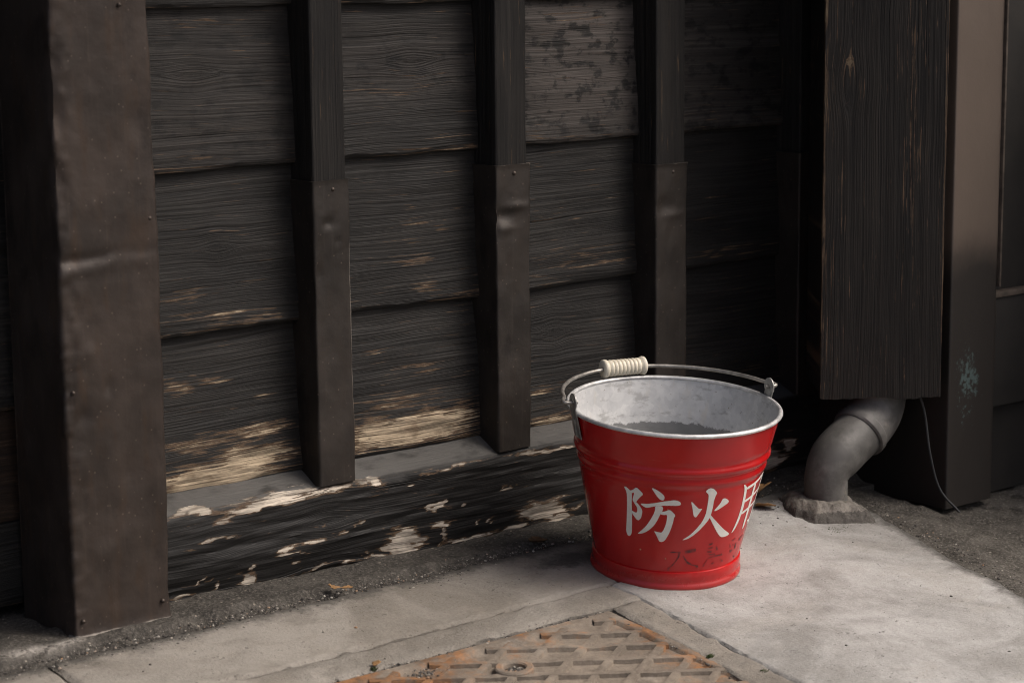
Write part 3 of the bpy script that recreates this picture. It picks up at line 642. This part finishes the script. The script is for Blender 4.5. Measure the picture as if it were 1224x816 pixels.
cvr = thing('downpipe_cover', tuple(PT+np.array([0, 0, .16])), 'tall dark wooden board cover boxing in the drain pipe', 'pipe cover')
CO = np.array(cvr.location)
fc = PT-fh*.058                      # centre of the front face plane
dist = lambda px: ((px-612)/2600)
depth = float(np.dot(fc-np.array([0, -2.338, .8]), fh))
xl, xr = dist(987)*depth*1.0, dist(1133.5)*depth*1.0      # lateral extent (metres from the view axis) of the face
base_lat = float(np.dot(PT-np.array([0, -2.338, .8]), lt))
xl -= base_lat; xr -= base_lat
def coverplank(name, a0, a1, f0, f1, z0, z1, uvo, wl):
    nu = max(3, int(abs(a1-a0)/.005)); nz = max(3, int((z1-z0)/.006))
    A, Z = np.meshgrid(np.linspace(0, 1, nu), np.linspace(z0, z1, nz), indexing='ij')
    la = a0+(a1-a0)*A; fo = f0+(f1-f0)*A+.0022*fbm(la*14, Z*4, 3)+.001*fbm(la*160, Z*8, 3)
    zb = Z+np.clip(1-(Z-z0)/.01, 0, 1)*.003*fbm(la*50, la*0, 4)
    P = (PT*[1, 1, 0])[None, None]+fh*fo[..., None]+lt*la[..., None]+np.array([0, 0, 1.])*zb[..., None]
    e = np.minimum(la-min(a0, a1), max(a0, a1)-la)
    wear = wl*(np.maximum(.42*np.exp(-e/.004), .20*np.exp(-((la-(a0+.72*(a1-a0)))/.018)**2)*sstep(.15, .4, Z))+.12*np.exp(-((la-(a0+.12*(a1-a0)))/.02)**2))
    uv = np.stack([Z+uvo, knots(Z, la, [(.62, a0+.2*(a1-a0), .012)])+uvo*.3], -1)
    return slab(name, P, tuple(fh*.014), M['cover'], cvr, uv, {'wear': wear, 'grey': la*0, 'dust': la*0}, CO)
coverplank('front_board', xl, xr, -.058, -.058, .147, 2.04, 5.3, 1.)
coverplank('side_board', xl+.002, xl+.0021, -.043, .10, .152, 2.04, 8.1, .3)
coverplank('side_board', xr-.016, xr-.0159, -.043, .05, .150, 2.04, 9.4, .3)

# mortar collar
col_ = thing('mortar_collar', (2.40, -.19, gz(0, -.19)), 'rough mortar collar lump cast around the foot of the drain pipe', 'mortar collar')
bm = bmesh.new(); bmesh.ops.create_grid(bm, x_segments=70, y_segments=70, size=.5)
for v_ in bm.verts:
    u, t_ = v_.co.x*2, v_.co.y*2
    q = fh*(t_*.070)+lt*(u*.066)
    r_ = max(abs(u*.94+t_*.22), abs(t_*.97-u*.12), abs(u+t_)*.66)+.16*float(fbm(u*1.8+3, t_*1.8, 2))+.035*float(fbm(u*5, t_*5, 3))
    h = .0205*(1-float(sstep(.50, .92, r_)))-.010*float(sstep(.80, 1.0, r_))
    h += .0045*float(fbm(u*4, t_*4, 3))+.002*float(fbm(u*16, t_*16, 3))-.004*u*(r_ < .8)
    v_.co = Vector((q[0]-.004, q[1]+.0, h))
bm_obj('collar', bm, M['surround'], col_, sharp=None)
for o in [c for c in col_.children]:
    a_ = o.data.attributes.new('dirt', 'FLOAT', 'POINT'); a_.data.foreach_set('value', [.42+.35*(v_.co.z < .010) for v_ in o.data.vertices])

# cable hanging out beneath the cover
cb = smooth_path([(2.545, -.225, .19), (2.535, -.245, .16), (2.548, -.25, .12), (2.548, -.262, .06), (2.556, -.276, .005), (2.575, -.30, -.030)], 8)
ob = np.array((2.575, -.30, -.030)); V, F = tube([Vector(p)-Vector(ob) for p in cb], .0019, 8)
o = link('cable', mesh_np('cable', V, F), M['cable']); o.location = ob; tag(o, 'thin grey cable hanging below the wooden pipe cover', 'cable')

# ------------------------------------------------------------------ fire bucket
bk = thing('fire_bucket', (2.0187, -.2343, -.0214), 'red fire bucket with white characters, galvanised inside and a cream grip', 'bucket')
bk.rotation_euler = (R(5.232), R(-.865), 0)
H0, R0, H1, R1 = .027, .1000, .224, .1425
rz = lambda z: R0+(R1-R0)*(z-H0)/(H1-H0)
pr = []
for z in np.linspace(.020, .2265, 110):
    b_ = .0027*math.exp(-((z-.1735)/.0050)**2)+.0014*math.exp(-((z-.1575)/.0042)**2)-.0016*math.exp(-((z-.1655)/.0030)**2)-.0010*math.exp(-((z-.182)/.004)**2)-.0010*math.exp(-((z-.149)/.004)**2)
    pr.append((rz(z)+b_, z))
V, F = lathe(pr, 160)
wr = [.5*math.exp(-((z-.1735)/.006)**2) for _ in range(160) for (_, z) in pr]
body = link('body', mesh_np('body', V, F, None, {'wear': wr}), M['red'], bk)
pr = [(.0975, .004), (.0995, .0012), (.1015, .0004), (.1028, .0010), (.1036, .0030), (.1035, .0058), (.1022, .0082), (.1013, .0098), (.1013, .0120), (.1021, .0165), (.1023, .0225), (.1017, .0256), (.0996, .0268), (.0975, .0268)]
V, F = lathe(pr, 160); link('base_ring', mesh_np('base_ring', V, F, None, {'wear': [.9 if v_[2] < .012 else .35 for v_ in V]}), M['red'], bk)
pr = [(rz(z)-.0016, z) for z in np.linspace(.2265, .016, 60)]+[(.06, .0155), (.001, .0150)]
V, F = lathe(pr, 160)
link('inner_shell', mesh_np('inner_shell', V, [f[::-1] for f in F], None, {'dirt': [1-float(sstep(.145, .189, v_[2])) for v_ in V]}), M['zinc'], bk)
rr_ = rz(.2285)+.0002; pr = [(rr_+.0032*cos(a), .2285+.0030*sin(a)) for a in np.linspace(0, 2*pi, 15)]
V, F = lathe(pr, 160); link('rim', mesh_np('rim', V, F), M['rim'], bk, sharp=None)

def onbody(polys, name, mat, off, label=None):
    bm = bmesh.new()
    for poly in polys:
        # smooth the outline
        n_ = len(poly); vs_ = [bm.verts.new((p[0]/10., p[1]/1e4*600, 0)) for p in poly]
        try: bm.faces.new(vs_)
        except ValueError: pass
    bmesh.ops.triangulate(bm, faces=bm.faces[:], ngon_method='EAR_CLIP')
    xs_ = [v_.co.x for v_ in bm.verts]
    a = min(xs_)+1.2
    while a < max(xs_):
        bmesh.ops.bisect_plane(bm, geom=bm.verts[:]+bm.edges[:]+bm.faces[:], plane_co=(a, 0, 0), plane_no=(1, 0, 0)); a += 2.0
    for v_ in bm.verts:
        th = R(v_.co.x); z = v_.co.y/600; r_ = rz(z)+off; v_.co = Vector((r_*cos(th), r_*sin(th), z))
    me = bpy.data.meshes.new(name); 
    bmesh.ops.recalc_face_normals(bm, faces=bm.faces)
    for f in bm.faces:
        c = f.calc_center_median()
        if f.normal.x*c.x+f.normal.y*c.y < 0: f.normal_flip()
    bm.to_mesh(me); bm.free()
    o = link(name, me, mat, body, sharp=None)
    if label: o['label'] = label
def chaikin(poly, it=1):
    for _ in range(it):
        q = []
        for i in range(len(poly)):
            a, b = poly[i], poly[(i+1) % len(poly)]
            q += [(a[0]*.8+b[0]*.2, a[1]*.8+b[1]*.2), (a[0]*.2+b[0]*.8, a[1]*.2+b[1]*.8)]
        poly = q
    return poly
GL = {}
GL['bou'] = [[(-1632,1458),(-1618,1463),(-1607,1448),(-1591,1422),(-1579,1399),(-1584,1245),(-1585,1115),(-1587,983),(-1593,805),(-1600,758),(-1617,729),(-1629,742),(-1638,800),(-1633,875),(-1626,995),(-1618,1187),(-1614,1347),(-1619,1402)],[(-1594,1417),(-1574,1434),(-1553,1479),(-1541,1476),(-1504,1400),(-1526,1348),(-1541,1307),(-1553,1266),(-1563,1254),(-1576,1271),(-1576,1306),(-1562,1402),(-1584,1382)],[(-1575,1278),(-1553,1268),(-1532,1223),(-1516,1171),(-1513,1136),(-1521,1053),(-1530,1017),(-1542,997),(-1554,1004),(-1569,1041),(-1585,1085),(-1586,1129),(-1567,1110),(-1554,1106),(-1547,1133),(-1548,1188),(-1565,1239)],[(-1453,1500),(-1446,1508),(-1424,1489),(-1397,1452),(-1378,1413),(-1374,1385),(-1377,1348),(-1387,1338),(-1401,1347),(-1420,1389),(-1438,1449)],[(-1525,1252),(-1512,1259),(-1484,1262),(-1440,1285),(-1380,1325),(-1321,1353),(-1297,1351),(-1278,1330),(-1271,1302),(-1276,1283),(-1294,1272),(-1330,1271),(-1379,1263),(-1415,1252),(-1452,1228),(-1481,1205),(-1497,1210),(-1513,1227)],[(-1431,1244),(-1391,1258),(-1380,1231),(-1383,1186),(-1396,1135),(-1413,1041),(-1435,955),(-1464,884),(-1499,829),(-1531,800),(-1552,797),(-1530,837),(-1491,924),(-1461,1028),(-1439,1122),(-1430,1190)],[(-1398,1132),(-1386,1171),(-1365,1182),(-1344,1206),(-1331,1199),(-1300,1132),(-1309,1087),(-1312,1028),(-1321,939),(-1334,849),(-1355,757),(-1368,728),(-1383,716),(-1397,723),(-1406,755),(-1417,805),(-1435,874),(-1421,866),(-1385,856),(-1372,895),(-1360,970),(-1353,1053),(-1353,1133),(-1376,1125)]]
GL['ka'] = [[(-1211,1335),(-1200,1324),(-1177,1269),(-1154,1224),(-1132,1226),(-1139,1196),(-1155,1136),(-1165,1098),(-1178,1107),(-1187,1146),(-1195,1224)],[(-1047,1178),(-1026,1234),(-1008,1283),(-999,1341),(-984,1347),(-961,1324),(-944,1289),(-949,1263),(-971,1237),(-1010,1191),(-1035,1170)],[(-1128,1481),(-1114,1514),(-1098,1526),(-1077,1511),(-1047,1446),(-1056,1395),(-1061,1327),(-1060,1220),(-1064,1116),(-1073,1053),(-1097,980),(-1131,892),(-1166,827),(-1203,775),(-1242,755),(-1229,778),(-1189,836),(-1151,926),(-1119,1023),(-1102,1128),(-1100,1243),(-1101,1366),(-1104,1428)],[(-1066,1121),(-1039,1060),(-993,970),(-935,865),(-862,769),(-877,749),(-907,741),(-937,746),(-959,773),(-991,845),(-1028,949),(-1058,1042),(-1073,1092)]]
GL['dai'] = [[(-1316,578),(-1262,582),(-1261,567),(-1315,560)],[(-1213,596),(-1150,623),(-1134,621),(-1132,577),(-1146,570),(-1208,555)],[(-1262,578),(-1241,582),(-1247,504),(-1266,434),(-1291,369),(-1311,327),(-1320,285),(-1327,291),(-1327,331),(-1305,356),(-1274,434),(-1258,503)],[(-1226,527),(-1210,503),(-1186,438),(-1150,389),(-1124,374),(-1093,357),(-1089,327),(-1097,320),(-1123,356),(-1154,372),(-1183,397),(-1215,480)]]
GL['kuro'] = [[(-1037,668),(-1007,688),(-999,669),(-1027,648)],[(-1036,610),(-999,623),(-995,602),(-1029,593)],[(-970,620),(-957,615),(-945,554),(-957,558)],[(-1040,565),(-1004,561),(-996,538),(-1034,541)],[(-1025,515),(-967,510),(-960,490),(-1002,492)],[(-1018,456),(-965,475),(-906,476),(-891,482),(-882,455),(-903,458),(-963,457),(-1010,442)],[(-978,364),(-953,378),(-949,362),(-972,344)],[(-903,412),(-883,393),(-886,384)],[(-880,374),(-864,373),(-862,349),(-876,355)],[(-1051,337),(-1047,365),(-1039,361),(-1040,328)],[(-1047,365),(-1028,430),(-1023,424),(-1039,361)]]
GL['cho'] = [[(-812,637),(-769,661),(-763,647),(-803,625)],[(-706,591),(-694,612),(-640,637),(-616,611),(-664,610),(-681,571)],[(-743,566),(-727,566),(-718,473),(-742,484)],[(-827,597),(-817,592),(-799,526),(-810,532)],[(-806,496),(-785,491),(-762,483),(-764,469),(-783,448),(-797,462)],[(-719,360),(-709,368),(-688,332),(-700,325)],[(-783,564),(-769,568),(-761,550),(-777,547)]]
GL['you'] = [[(-843,1490),(-820,1470),(-795,1420),(-785,1300),(-772,1120),(-785,920),(-815,800),(-846,758),(-825,860),(-808,980),(-803,1142),(-812,1320),(-822,1420)],
 [(-800,1430),(-700,1455),(-570,1515),(-540,1500),(-530,1440),(-580,1455),(-700,1412),(-795,1385)],
 [(-570,1505),(-540,1500),(-525,1470),(-530,1100),(-530,850),(-540,780),(-560,740),(-600,800),(-640,850),(-590,840),(-570,860),(-568,1100),(-572,1440)],
 [(-705,1430),(-675,1430),(-668,1150),(-665,900),(-672,780),(-690,740),(-700,800),(-700,1100)],
 [(-790,1225),(-700,1257),(-570,1300),(-570,1262),(-700,1213),(-785,1187)], [(-778,1050),(-700,1082),(-570,1112),(-570,1073),(-700,1038),(-778,1008)]]
onbody([chaikin(p) for p in GL['bou']], 'painted_character', M['letter'], .00045, 'white brush-lettered character for prevent')
onbody([chaikin(p) for p in GL['ka']], 'painted_character', M['letter'], .00045, 'white brush-lettered character for fire')
onbody([chaikin(p) for p in GL['you']], 'painted_character', M['letter'], .00045, 'white brush-lettered character for use')
for nm in ('dai', 'kuro', 'cho'): onbody(GL[nm], 'faded_character', M['ink'], .0004, 'faded dark ink character')

# ears and bail
def ear(th):
    c, s = cos(th), sin(th)
    def P(t, z, out): r_ = rz(min(z, .2265))+out; return (r_*c-t*s, r_*s+t*c, z)
    bm = bmesh.new()
    # outline of strap (t across, z up), rounded top with hole left open as ring
    prof_ = []; hz = .2435; ro = .0120; ri = .0036
    out_f = lambda z: .0020 if z < .224 else .0052
    nseg = 28; rings = []
    for lay in (0, 1):
        o_ring = []; i_ring = []
        for k_ in range(nseg):
            a = 2*pi*k_/nseg; dx, dz = cos(a), sin(a)
            if dz < -.30: zz_ = .198+.0 if dz < -.75 else hz+ro*dz; tt = ro*dx*1.0 if dz >= -.75 else dx*.0105*1.1
            else: zz_ = hz+ro*dz; tt = ro*dx
            if dz < -.75: zz_ = .1935; tt = dx*.0165
            oo = out_f(zz_)+lay*.0016
            o_ring.append(bm.verts.new(P(tt, zz_, oo))); i_ring.append(bm.verts.new(P(ri*dx, hz+ri*dz, out_f(hz)+lay*.0016)))
        rings.append((o_ring, i_ring))
    for k_ in range(nseg):
        k2 = (k_+1) % nseg
        (o0, i0), (o1_, i1) = rings
        bm.faces.new([o0[k_], o0[k2], i0[k2], i0[k_]]); bm.faces.new([o1_[k2], o1_[k_], i1[k_], i1[k2]])
        bm.faces.new([o0[k2], o0[k_], o1_[k_], o1_[k2]]); bm.faces.new([i0[k_], i0[k2], i1[k2], i1[k_]])
    e_ = bm_obj('ear', bm, M['ear'], bk, sharp=40)
    # pressed rib and rivets on the strap
    V, F = tube([P(0, .196, .0036), P(0, .220, .0036)], .0022, 8); link('pressed_rib', mesh_np('pressed_rib', V, F), M['ear'], e_)
    for t_ in (-.007, .007):
        V, F = lathe([(.0001, .0012), (.0016, .0008), (.0021, 0)], 10)
        q = Vector(P(t_, .201, .0037)); rot = Vector((0, 0, 1)).rotation_difference(Vector((c, s, 0))).to_matrix()
        link('rivet', mesh_np('rivet', [tuple(rot @ Vector(v_)+q) for v_ in V], F), M['ear'], e_)
TE = R(161)
TB = R(-15); ear(TE); ear(TB)
ax = np.array([cos(TE), sin(TE), 0]); mid = np.array([sin(TE), -cos(TE), 0]); mid = mid if mid[1] > 0 else -mid
rb = .1505; pts = []
re_ = rz(.2265)+.006
bow = [(.147, 180)]
bx_ = np.array([cos(TB), sin(TB), 0]); mb_ = np.array([-sin(TB), cos(TB), 0])
def bp(a_deg, r_, z): a = TE+(TB-TE)*a_deg/180; return (r_*cos(a), r_*sin(a), z)
pts = [tuple(ax*(re_-.006)+np.array([0, 0, .2432])), tuple(ax*(re_+.004)+np.array([0, 0, .2430])), tuple(ax*(re_+.0115)+mid*.002+np.array([0, 0, .2435])), tuple(ax*(re_+.0105)+mid*.010+np.array([0, 0, .2445]))]
for a in range(9, 172, 6): pts.append(bp(a, .1565-.0085*sin(R(a))**.7, .2445-.0004*sin(R(a))))
pts += [tuple(bx_*(re_+.0105)+mb_*.010+np.array([0, 0, .2445])), tuple(bx_*(re_+.0115)+mb_*.002+np.array([0, 0, .2435])), tuple(bx_*(re_+.004)+np.array([0, 0, .2430])), tuple(bx_*(re_-.006)+np.array([0, 0, .2432]))]
V, F = tube(smooth_path(pts, 4), .0027, 12); bail = link('bail', mesh_np('bail', V, F), M['wire'], bk, sharp=50)
# ribbed grip threaded on the bail
GA = 87.5; gl = .068; g0 = np.array(bp(GA, .1480, .2441))
tdir = np.array(bp(GA-8, .143, 0))-np.array(bp(GA+8, .143, 0)); tdir /= np.linalg.norm(tdir)
pg = [(.003, -gl/2), (.0105, -gl/2), (.0128, -gl/2+.0015), (.0133, -gl/2+.004), (.0125, -gl/2+.0068), (.0102, -gl/2+.0085)]
nr = 8; l0, l1 = -gl/2+.0095, gl/2-.0095
for i in range(nr):
    for a in np.linspace(0, pi, 7)[:-1]: pg.append((.0100+.0019*sin(a), l0+(l1-l0)*(i+(1-cos(a))/2)/nr))
pg += [(.0102, gl/2-.0085), (.0125, gl/2-.0068), (.0133, gl/2-.004), (.0128, gl/2-.0015), (.0105, gl/2), (.003, gl/2)]
V, F = lathe(pg, 36); rot = Vector((0, 0, 1)).rotation_difference(Vector(tdir)).to_matrix()
link('grip', mesh_np('grip', [tuple(rot @ Vector(v_)+Vector(g0)) for v_ in V], F), M['grip'], bail, sharp=50)

# ------------------------------------------------------------------ litter
def leaf(x, y, size, rot_, mat, label, curl=.3, lift=.004, zb=None):
    n_ = 9; V = []; F = []
    for i in range(n_):
        t_ = i/(n_-1); wv_ = size*.36*sin(pi*min(1, t_*1.02))**.8*(1+.25*random.uniform(-1, 1))
        for j in (-1, -.5, 0, .5, 1):
            V.append((size*(t_-.5), wv_*j, abs(j)*curl*size*.35*sin(pi*t_)+size*curl*.5*(t_-.5)**2+random.uniform(-1, 1)*size*.03))
    for i in range(n_-1):
        for j in range(4): F.append([i*5+j, (i+1)*5+j, (i+1)*5+j+1, i*5+j+1])
    me = mesh_np('dry_leaf', V, F); o = link('dry_leaf', me, M[mat], sharp=None)
    sm = o.modifiers.new('thick', 'SOLIDIFY'); sm.thickness = .0006
    o.location = (x, y, (gz(x, y) if zb is None else zb)+lift); o.rotation_euler = (random.uniform(-.3, .3), random.uniform(-.3, .3), rot_)
    tag(o, label, 'leaf', 'dry leaves on the paving')
leaf(2.352, -.095, .052, .5, 'leaf', 'large curled brown leaf leaning between bucket and drain pipe', .6, .012)
leaf(2.322, -.135, .036, 1.9, 'leaf', 'small flat brown leaf lying in front of the large curled leaf', .3)
leaf(1.915, -.085, .034, .1, 'leaf2', 'curled brown leaf on the mortar strip below the worn sill patch', .5, .008)
leaf(1.566, -.085, .020, .9, 'leaf', 'small orange leaf among twigs at the edge of the mortar strip', .5, .009)
leaf(1.581, -.093, .018, 2.2, 'leaf', 'narrow pale leaf among twigs at the edge of the mortar strip', .2, .009)
leaf(1.47, -.309, .014, .45, 'leaf', 'tiny orange leaf in the joint beside the access cover', .3, .004)

def scatter(name, pts_, smin, smax, mat, label, cat, flat=.6):
    ico = bmesh.new(); bmesh.ops.create_icosphere(ico, subdivisions=1, radius=1); bv = np.array([v_.co[:] for v_ in ico.verts]); bf = [[v_.index for v_ in f.verts] for f in ico.faces]; ico.free()
    V = []; F = []
    for (x, y, z) in pts_:
        s_ = smin*(smax/smin)**(random.random()**2.2); q = bv*np.array([1, random.uniform(.6, 1), flat])*s_*(1+.25*(rng.random((len(bv), 1))-.5)); a = random.uniform(0, 6.28)
        q = np.stack([q[:, 0]*cos(a)-q[:, 1]*sin(a), q[:, 0]*sin(a)+q[:, 1]*cos(a), q[:, 2]], -1)+np.array([x, y, z+s_*flat*.5])
        F += [[i+len(V) for i in f] for f in bf]; V += q.tolist()
    o = link(name, mesh_np(name, V, F), mat, smooth=False); tag(o, label, cat, kind='stuff')
k = NB('pebbles_mix'); gi = k.n('ShaderNodeNewGeometry').outputs['Random Per Island']
rp = k.n('ShaderNodeValToRGB'); k.L(gi, rp.inputs[0])
for i_, (p_, c_) in enumerate(((0, (.05, .045, .04, 1)), (.6, (.09, .08, .07, 1)), (.8, (.22, .2, .17, 1)), (.93, (.42, .39, .34, 1)), (1, (.30, .17, .09, 1)))):
    e_ = rp.color_ramp.elements[i_] if i_ < 2 else rp.color_ramp.elements.new(p_)
    e_.position = p_; e_.color = c_
M['peb'] = k.fin(rp.outputs[0], .9)
pts_ = []
for i in range(2600):
    x = random.uniform(1.05, 2.1); y = -.098+random.gauss(0, .011)+.010*float(fbm(x*9, 3, 4)); pts_.append((x, y, gz(x, y)-.001 if y < -.1 else gz(x, y)+.0015))
for i in range(500):
    x = random.uniform(2.18, 2.46); y = random.gauss(-.12, .035); pts_.append((x, y, gz(x, y)-.0005))
for i in range(500):
    t_ = random.random(); y = -.19-.45*t_; x = 2.475-.125*t_+random.gauss(0, .012)+.01; pts_.append((x, y, gz(x, y)-.004))
for i in range(700):
    x = random.uniform(1.3, 1.84); y = -.3155+random.gauss(0, .003); pts_.append((x, y, gz(x, y)-.004))
for i in range(300):
    y = random.uniform(-.75, -.32); x = 1.8415-.024*max(0, (-y-.32)/.25)+random.gauss(0, .003); pts_.append((x, y, gz(x, y)-.004))
for i in range(260):
    a, b = random.gauss(0, .008), random.gauss(0, .006); pts_.append((1.607+a, -.402+b, gz(0, -.402)-.004))
for i in range(150):
    pts_.append((random.gauss(1.51, .012), random.gauss(-.352, .008), gz(0, -.352)-.0035))
for i in range(160):
    x = random.uniform(1.2, 2.4); y = random.uniform(-.8, -.12)
    if not (x < 1.85 and y < -.31): pts_.append((x, y, gz(x, y)))
scatter('grit', pts_, .0005, .0026, M['peb'], 'loose grit and small stones in joints and along the wall foot', 'grit')
# dark crumbs at the wall foot
# twigs, moss
def tufts(name, centres, label, nblade=60, h=.008):
    V = []; F = []
    for (x, y, r_, n_) in centres:
        for i in range(n_):
            a = random.uniform(0, 6.28); d_ = r_*math.sqrt(random.random()); px, py = x+d_*cos(a), y+d_*sin(a)*.6; z = gz(px, py)-.003
            b = random.uniform(0, 6.28); hh_ = h*.6*random.uniform(.4, 1.2); wd = .0008; lx, ly = random.gauss(0, .5)*hh_, random.gauss(0, .5)*hh_
            k0 = len(V); V += [(px-wd*cos(b), py-wd*sin(b), z), (px+wd*cos(b), py+wd*sin(b), z), (px+lx*.5+wd*cos(b), py+ly*.5+wd*sin(b), z+hh_*.7), (px+lx, py+ly, z+hh_)]
            F += [[k0, k0+1, k0+2], [k0, k0+2, k0+3]]
    o = link(name, mesh_np(name, V, F), M['moss'], smooth=False); tag(o, label, 'moss', kind='stuff')
tufts('moss', [(2.350, -.262, .026, 420), (2.375, -.25, .02, 160), (2.39, -.27, .02, 120), (1.463, -.312, .005, 40), (1.836, -.505, .005, 50), (1.858, -.575, .006, 50)], 'green moss in the joints by the collar and cover')
